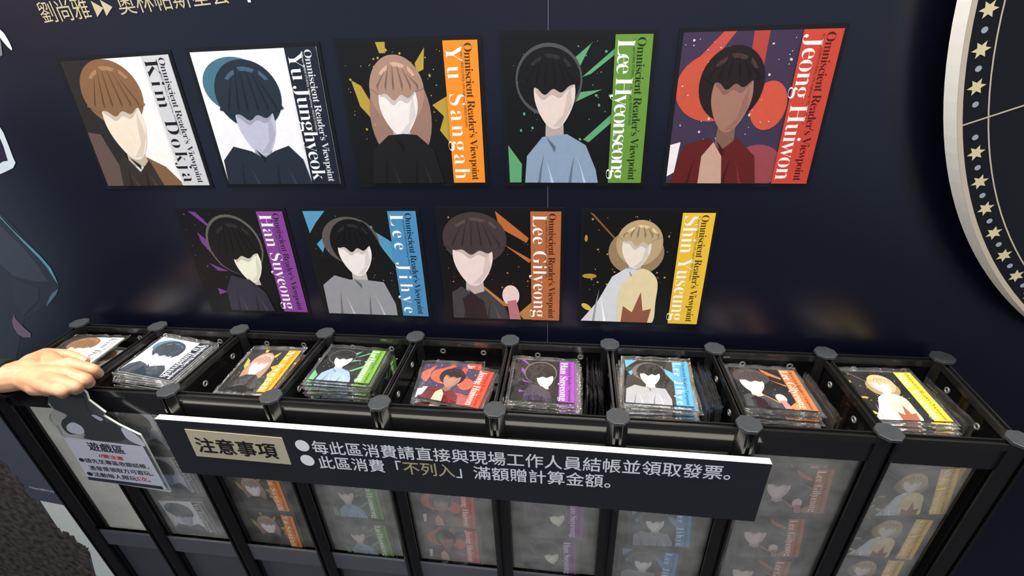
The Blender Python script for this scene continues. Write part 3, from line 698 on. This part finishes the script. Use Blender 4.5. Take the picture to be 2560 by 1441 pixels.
# ------------------------------------------------------------------ acrylic stand-up sign on the rack's left front
YA = YF - .021
px4 = lambda pts: [on_y(a / 5.146, 980 + b / 5.146, YA) for a, b in pts]
outl = px4([(470, -40), (500, 25), (560, 55), (620, 60), (625, 110), (612, 160), (700, 240), (640, 290), (628, 340), (660, 390), (720, 440), (790, 560), (830, 600), (1150, 1130), (2195, 1295), (1890, 720), (1800, 560), (1530, 430), (1330, 310), (1352, 270), (1140, 110), (1110, 20), (1060, -30), (960, -70), (700, -70)])
ca = sum(outl, Vector()) / len(outl); ao = (ca.x, YA, ca.z)
r = thing('acrylic_sign', 'clear cut-out acrylic sign with printed play area rules, in front of the leftmost bays', 'sign', ao)
m = MB(); pts = [(p.x, p.z) for p in outl]; m.slab_y(pts, YA, YA + .003, M_ACRYL, M_ACRYL_EDGE); m.build('clear_plate', r, ao, recalc=True)
def acr(name, pts, rgb, h, sm=True):
    p = px4(smooth(pts, 5) if sm else pts); m = MB(); m.poly([(v.x, YA - h, v.z) for v in p], ink(rgb)); return m.build(name, r, ao)
acr('printed_figure', [(640, 40), (780, 10), (1000, 20), (1090, 90), (1110, 190), (1180, 290), (1330, 380), (1500, 440), (1600, 600), (1440, 640), (1100, 600), (1090, 540), (900, 545), (800, 450), (800, 370), (860, 300), (700, 220), (640, 130)], (60, 64, 64), .0003)
acr('printed_patch', [(860, 440), (940, 390), (1060, 450), (1085, 530), (980, 540), (890, 510)], (186, 188, 200), .0006)
acr('printed_patch', [(1180, 300), (1240, 300), (1330, 350), (1290, 370)], (176, 178, 190), .0006)
acr('printed_patch', [(1560, 470), (1640, 480), (1800, 590), (1870, 700), (1720, 650), (1620, 580)], (192, 194, 206), .0006)
lab = acr('rules_label', [(820, 580), (1840, 700), (2150, 1260), (1150, 1125)], (196, 197, 208), .0005, False)
m = MB(); BLK = ink((44, 45, 50)); REDI = ink((196, 60, 52)); c4 = lambda a, b: (a / 5.146, 980 + b / 5.146)
m.slab_y([(v.x, v.z) for v in px4([(1150, 1130), (2110, 1255), (2090, 1215), (1128, 1090)])], YA - .0008, YA - .0007, ink((52, 54, 70)), ink((52, 54, 70)))
line_on(m, YA, c4(1165, 745), c4(1625, 800), c4(1120, 640), '\u904a\u6232\u5340', [BLK], .012, h=.001)
line_on(m, YA, c4(1285, 838), c4(1600, 880), c4(1265, 792), '//\u8981\u6ce8\u610f', [REDI], .02, h=.001)
line_on(m, YA, c4(1040, 895), c4(1930, 990), c4(1015, 840), '\u25cf\u8acb\u5148\u81f3\u5c08\u5340\u6536\u9280\u7d50\u5e33\uff0c', [BLK], .008, h=.001)
line_on(m, YA, c4(1175, 1000), c4(1985, 1080), c4(1155, 945), '\u6191\u767c\u7968\u9818\u53d6\u65b9\u53ef\u904a\u73a9\u3002', [BLK], .008, h=.001)
s3 = '\u25cf\u6d3b\u52d5\u6bcf\u4eba\u9650\u73a95\u6b21\u3002'
line_on(m, YA, c4(1145, 1075), c4(1950, 1160), c4(1120, 1020), s3, [BLK, REDI], .008, [1 if c in '5\u6b21' else 0 for c in s3], h=.001)
m.build('lettering', lab, ao, clean=False)

# ------------------------------------------------------------------ person reaching in from the left (hand in frame, rest just outside it)
def skin_mat():
    m = bpy.data.materials.new('warm_skin'); m.use_nodes = True; nt = m.node_tree; b = nt.nodes['Principled BSDF']
    b.inputs['Roughness'].default_value = .48; b.inputs['Subsurface Weight'].default_value = .12; b.inputs['Subsurface Radius'].default_value = (.008, .003, .0015)
    b.inputs['Subsurface Scale'].default_value = .6
    tc = nt.nodes.new('ShaderNodeTexCoord'); nz = nt.nodes.new('ShaderNodeTexNoise'); nz.inputs['Scale'].default_value = 38; nz.inputs['Detail'].default_value = 5
    rp = nt.nodes.new('ShaderNodeValToRGB'); rp.color_ramp.elements[0].position = .3; rp.color_ramp.elements[1].position = .72
    rp.color_ramp.elements[0].color = lin((190, 138, 104)); rp.color_ramp.elements[1].color = lin((212, 162, 124))
    nt.links.new(tc.outputs['Object'], nz.inputs['Vector']); nt.links.new(nz.outputs['Fac'], rp.inputs['Fac']); nt.links.new(rp.outputs['Color'], b.inputs['Base Color'])
    n2 = nt.nodes.new('ShaderNodeTexNoise'); n2.inputs['Scale'].default_value = 260; bp = nt.nodes.new('ShaderNodeBump'); bp.inputs['Strength'].default_value = .12; bp.inputs['Distance'].default_value = .001
    nt.links.new(tc.outputs['Object'], n2.inputs['Vector']); nt.links.new(n2.outputs['Fac'], bp.inputs['Height']); nt.links.new(bp.outputs['Normal'], b.inputs['Normal'])
    return m
M_SKIN = skin_mat()
M_COAT = mat('black_knit_sleeve', (26, 26, 30), rough=.85, spec=.2, var=.15, scale=220, bump=.25, bscale=420)
M_TROUSER = mat('charcoal_trousers', (34, 35, 40), rough=.9, var=.1)
M_SHOE = mat('black_shoe', (18, 18, 19), rough=.5)
M_HAIR = mat('dark_brown_hair', (30, 24, 21), rough=.5, var=.3, scale=120)

def capsule(mb, p, q, r0, r1, m, seg=14, rings=5):
    """closed tapered round-ended limb"""
    p, q = Vector(p), Vector(q); d = (q - p); L_ = d.length or 1e-6; z = d / L_
    x = z.orthogonal().normalized(); y = z.cross(x); V = []; F = []; prof = []
    for k in range(rings + 1):
        a = -PI / 2 + (PI / 2) * k / rings; prof.append((r0 * math.sin(a), max(r0 * math.cos(a), r0 * .02)))
    for k in range(rings + 1):
        a = (PI / 2) * k / rings; prof.append((L_ + r1 * math.sin(a), max(r1 * math.cos(a), r1 * .02)))
    for h, rr in prof:
        for s in range(seg):
            a = 2 * PI * s / seg; V.append(p + z * h + x * rr * math.cos(a) + y * rr * math.sin(a))
    for k in range(len(prof) - 1):
        for s in range(seg): F.append([k * seg + s, k * seg + (s + 1) % seg, (k + 1) * seg + (s + 1) % seg, (k + 1) * seg + s])
    F.append(list(range(seg))[::-1]); F.append([(len(prof) - 1) * seg + s for s in range(seg)])
    mb.add(V, F, m, True)
def fused(mb, name, parent, off, voxel, smooth_it, mt):
    o = mb.build(name, parent, off, recalc=True)
    rm = o.modifiers.new('fuse', 'REMESH'); rm.mode = 'VOXEL'; rm.voxel_size = voxel; rm.use_smooth_shade = True
    s = o.modifiers.new('relax', 'SMOOTH'); s.factor = .5; s.iterations = smooth_it
    return o

PO_ = Vector((-1.16, -.46, FLOOR))
person = thing('person', 'person in black long sleeves reaching in from the left to pinch a photo card', 'person', PO_)
Hp = lambda x, y, z: on_z(x, y, z)
hand = MB()
wrist = Hp(52, 938, .985); wr2 = Hp(16, 944, .987)
FINGERS = {  # joints: MCP, PIP, DIP, tip with radii
 'index': ([(176, 912, .984), (231, 925, .976), (244, 935, .962), (231, 937, .950)], (.0112, .0094, .0084, .0072)),
 'middle': ([(170, 937, .988), (213, 949, .981), (222, 959, .967), (208, 958, .957)], (.0114, .0095, .0084, .0073)),
 'ring': ([(150, 956, .988), (186, 967, .984), (192, 975, .973), (177, 972, .965)], (.0108, .0089, .0079, .0069)),
 'little': ([(126, 970, .984), (154, 980, .983), (158, 986, .975), (146, 981, .968)], (.0098, .0077, .0068, .0060)),
}
for nm, (js, rr) in FINGERS.items():
    J = [Hp(*j) for j in js]
    for a in range(3): capsule(hand, J[a], J[a + 1], rr[a], rr[a + 1], M_SKIN)
    w0 = wrist.lerp(J[0], .1) if nm in ('index', 'middle') else wrist.lerp(J[0], .12)
    capsule(hand, w0, J[0], .0165, rr[0] * 1.08, M_SKIN)
mid = [Hp(*FINGERS[k][0][0]) for k in ('index', 'middle', 'ring', 'little')]
for a in range(3): capsule(hand, mid[a].lerp(wrist, .28) - Vector((0, 0, .003)), mid[a + 1].lerp(wrist, .28) - Vector((0, 0, .003)), .0128, .0122, M_SKIN)
th = [Hp(84, 908, .980), Hp(116, 890, .977), Hp(168, 889, .969), Hp(210, 904, .9605)]
for a, (r0, r1) in enumerate(((.0165, .0132), (.0132, .0104), (.0102, .0082))): capsule(hand, th[a], th[a + 1], r0, r1, M_SKIN)
capsule(hand, wrist, th[0], .019, .0165, M_SKIN); capsule(hand, th[1], mid[0].lerp(wrist, .2), .0115, .0125, M_SKIN)
capsule(hand, Hp(92, 968, .978), Hp(126, 972, .980), .0135, .0105, M_SKIN); capsule(hand, wrist, Hp(92, 966, .978), .0185, .0135, M_SKIN)
elbow = Vector((-1.02, -.30, 1.00)); shoulder = Vector((-1.14, -.33, 1.27))
capsule(hand, wrist - Vector((0, .005, 0)), wr2 - Vector((0, .004, 0)), .0215, .0215, M_SKIN); capsule(hand, wrist + Vector((0, .009, 0)), wr2 + Vector((0, .007, 0)), .0195, .0195, M_SKIN)
capsule(hand, wr2, elbow, .0225, .033, M_SKIN)
hd = fused(hand, 'arm_and_hand', person, PO_, .0017, 5, M_SKIN)
# thumbnail
nb = th[3]; ax = (th[3] - th[2]).normalized(); upn = Vector((.1, -.45, 1)).normalized(); upn = (upn - ax * upn.dot(ax)).normalized(); sd = ax.cross(upn)
m = MB(); V = []; F = []
for i in range(7):
    for j in range(7):
        u, v = i / 6 * 2 - 1, j / 6 * 2 - 1; uu = u * math.sqrt(1 - v * v * .45)
        V.append(nb + ax * (.0015 + uu * .0058) + sd * (v * .0052) + upn * (.0079 - .0024 * v * v - .0010 * max(0, u)))
for i in range(6):
    for j in range(6): F.append([i * 7 + j, (i + 1) * 7 + j, (i + 1) * 7 + j + 1, i * 7 + j + 1])
m.add(V, F, mat('pink_nail', (222, 164, 150), rough=.25, spec=.5, var=.05), True)
o = m.build('thumbnail', hd, PO_, recalc=True); sm = o.modifiers.new('thick', 'SOLIDIFY'); sm.thickness = .0006
# sleeve with an open cuff
cuff = Hp(24, 946, .984); cdir = (cuff - elbow).normalized()
m = MB(); sx_ = cdir.orthogonal().normalized(); sy_ = cdir.cross(sx_); V = []; F = []; st = []
pathp = [cuff + cdir * .003, cuff, cuff - cdir * .012, cuff - cdir * .03, cuff.lerp(elbow, .35), cuff.lerp(elbow, .65), elbow, elbow.lerp(shoulder, .12) + Vector((-.01, 0, 0)), elbow.lerp(shoulder, .5), shoulder, shoulder + Vector((-.02, 0, .03))]
rad = [.0268, .0282, .0290, .0315, .040, .047, .053, .056, .062, .07, .03]
prev = None
for k, (c, rr) in enumerate(zip(pathp, rad)):
    z = (pathp[min(k + 1, len(pathp) - 1)] - pathp[max(k - 1, 0)]).normalized()
    x = (Vector((0, 0, 1)) - z * z.z)
    x = x.normalized() if x.length > .2 else (Vector((1, 0, 0)) - z * z.x).normalized()
    if prev is not None and x.dot(prev) < 0: x = -x
    prev = x; y = z.cross(x)
    for s in range(28):
        a = 2 * PI * s / 28; wv = 1 + .02 * math.sin(3 * a + k * 1.7)
        V.append(c + x * rr * wv * math.cos(a) + y * rr * wv * 1.08 * math.sin(a))
for k in range(len(pathp) - 1):
    for s in range(28): F.append([k * 28 + s, k * 28 + (s + 1) % 28, (k + 1) * 28 + (s + 1) % 28, (k + 1) * 28 + s])
m.add(V, F, M_COAT, True); o = m.build('sleeve', person, PO_, recalc=True)
sm = o.modifiers.new('cloth', 'SOLIDIFY'); sm.thickness = .003; sm.offset = -1
# rest of the figure, standing left of the frame
b = MB(); X0, Y0 = PO_.x, PO_.y; sh2 = Vector((X0 - .14, Y0 - .17, 1.27)); hipz = .74
capsule(b, (X0, Y0, .80), (X0, Y0, 1.12), .135, .145, M_COAT); capsule(b, shoulder + Vector((-.02, -.02, 0)), sh2, .07, .07, M_COAT); capsule(b, (X0 - .06, Y0 - .07, 1.12), (X0 - .06, Y0 - .06, 1.24), .14, .09, M_COAT); capsule(b, (X0 + .03, Y0 + .05, 1.12), (X0 + .0, Y0 + .06, 1.24), .12, .085, M_COAT)
capsule(b, sh2, (X0 - .19, Y0 - .24, 1.0), .062, .05, M_COAT); capsule(b, (X0 - .19, Y0 - .24, 1.0), (X0 - .1, Y0 - .22, .77), .048, .034, M_COAT)
fused(b, 'jacket', person, PO_, .012, 6, M_COAT)
b = MB()
for s in (-1, 1):
    hx, hy = X0 - .06 * s, Y0 + .07 * s
    capsule(b, (hx, hy, .76), (hx, hy, .33), .088, .058, M_TROUSER); capsule(b, (hx, hy, .33), (hx - .01, hy, -.08), .06, .042, M_TROUSER)
capsule(b, (X0 - .05, Y0 + .05, .80), (X0 + .05, Y0 - .05, .80), .115, .115, M_TROUSER)
fused(b, 'trousers', person, PO_, .012, 6, M_TROUSER)
for s in (-1, 1):
    b = MB(); hx, hy = X0 - .06 * s, Y0 + .07 * s
    capsule(b, (hx - .03, hy - .03, -.11), (hx + .1, hy + .1, -.115), .038, .034, M_SHOE); capsule(b, (hx - .02, hy - .02, -.11), (hx - .02, hy - .02, -.07), .036, .042, M_SHOE)
    fused(b, 'shoe', person, PO_, .008, 4, M_SHOE)
b = MB(); nx_, ny_ = X0 - .04, Y0 - .02; fw = Vector((.78, .5, -.35)).normalized(); hc = Vector((nx_ + .05, ny_ + .03, 1.475))
capsule(b, (nx_, ny_, 1.27), (nx_ + .025, ny_ + .015, 1.39), .056, .052, M_SKIN)
capsule(b, hc + Vector((0, 0, .03)), hc - Vector((0, 0, .045)) + fw * .02, .088, .060, M_SKIN)
capsule(b, hc + fw * .085 + Vector((0, 0, .015)), hc + fw * .098 - Vector((0, 0, .02)), .010, .015, M_SKIN)
sd = fw.cross(Vector((0, 0, 1))).normalized()
for s in (-1, 1):
    capsule(b, hc + sd * s * .082 + Vector((0, 0, .012)), hc + sd * s * .080 - Vector((0, 0, .02)), .014, .010, M_SKIN)
capsule(b, hc + fw * .078 - Vector((0, 0, .052)) - sd * .018, hc + fw * .078 - Vector((0, 0, .052)) + sd * .018, .008, .008, M_SKIN)
lh = Vector((X0 - .09, Y0 - .215, .745))
capsule(b, lh, lh + Vector((.02, .02, -.07)), .03, .026, M_SKIN)
for k in range(4): capsule(b, lh + Vector((.03 * (k / 3 - .5), .03 * (k / 3 - .5) + .02, -.08)), lh + Vector((.03 * (k / 3 - .5) + .02, .03 * (k / 3 - .5) + .03, -.165 + .012 * abs(k - 1))), .010, .0075, M_SKIN)
capsule(b, lh + Vector((.025, -.01, -.03)), lh + Vector((.055, 0, -.09)), .013, .009, M_SKIN)
fused(b, 'head_and_left_hand', person, PO_, .0045, 4, M_SKIN)
b = MB(); capsule(b, hc + Vector((0, 0, .055)) - fw * .02, hc - fw * .035 - Vector((0, 0, .02)), .090, .078, M_HAIR); fused(b, 'hair', person, PO_, .008, 3, M_HAIR)
for s in (-1, 1):
    b = MB(); capsule(b, hc + fw * .082 + sd * s * .032 + Vector((0, 0, .018)), hc + fw * .083 + sd * s * .033 + Vector((0, 0, .018)), .010, .010, mat('dark_eye', (30, 22, 20), rough=.2)); b.build('eye', person, PO_)
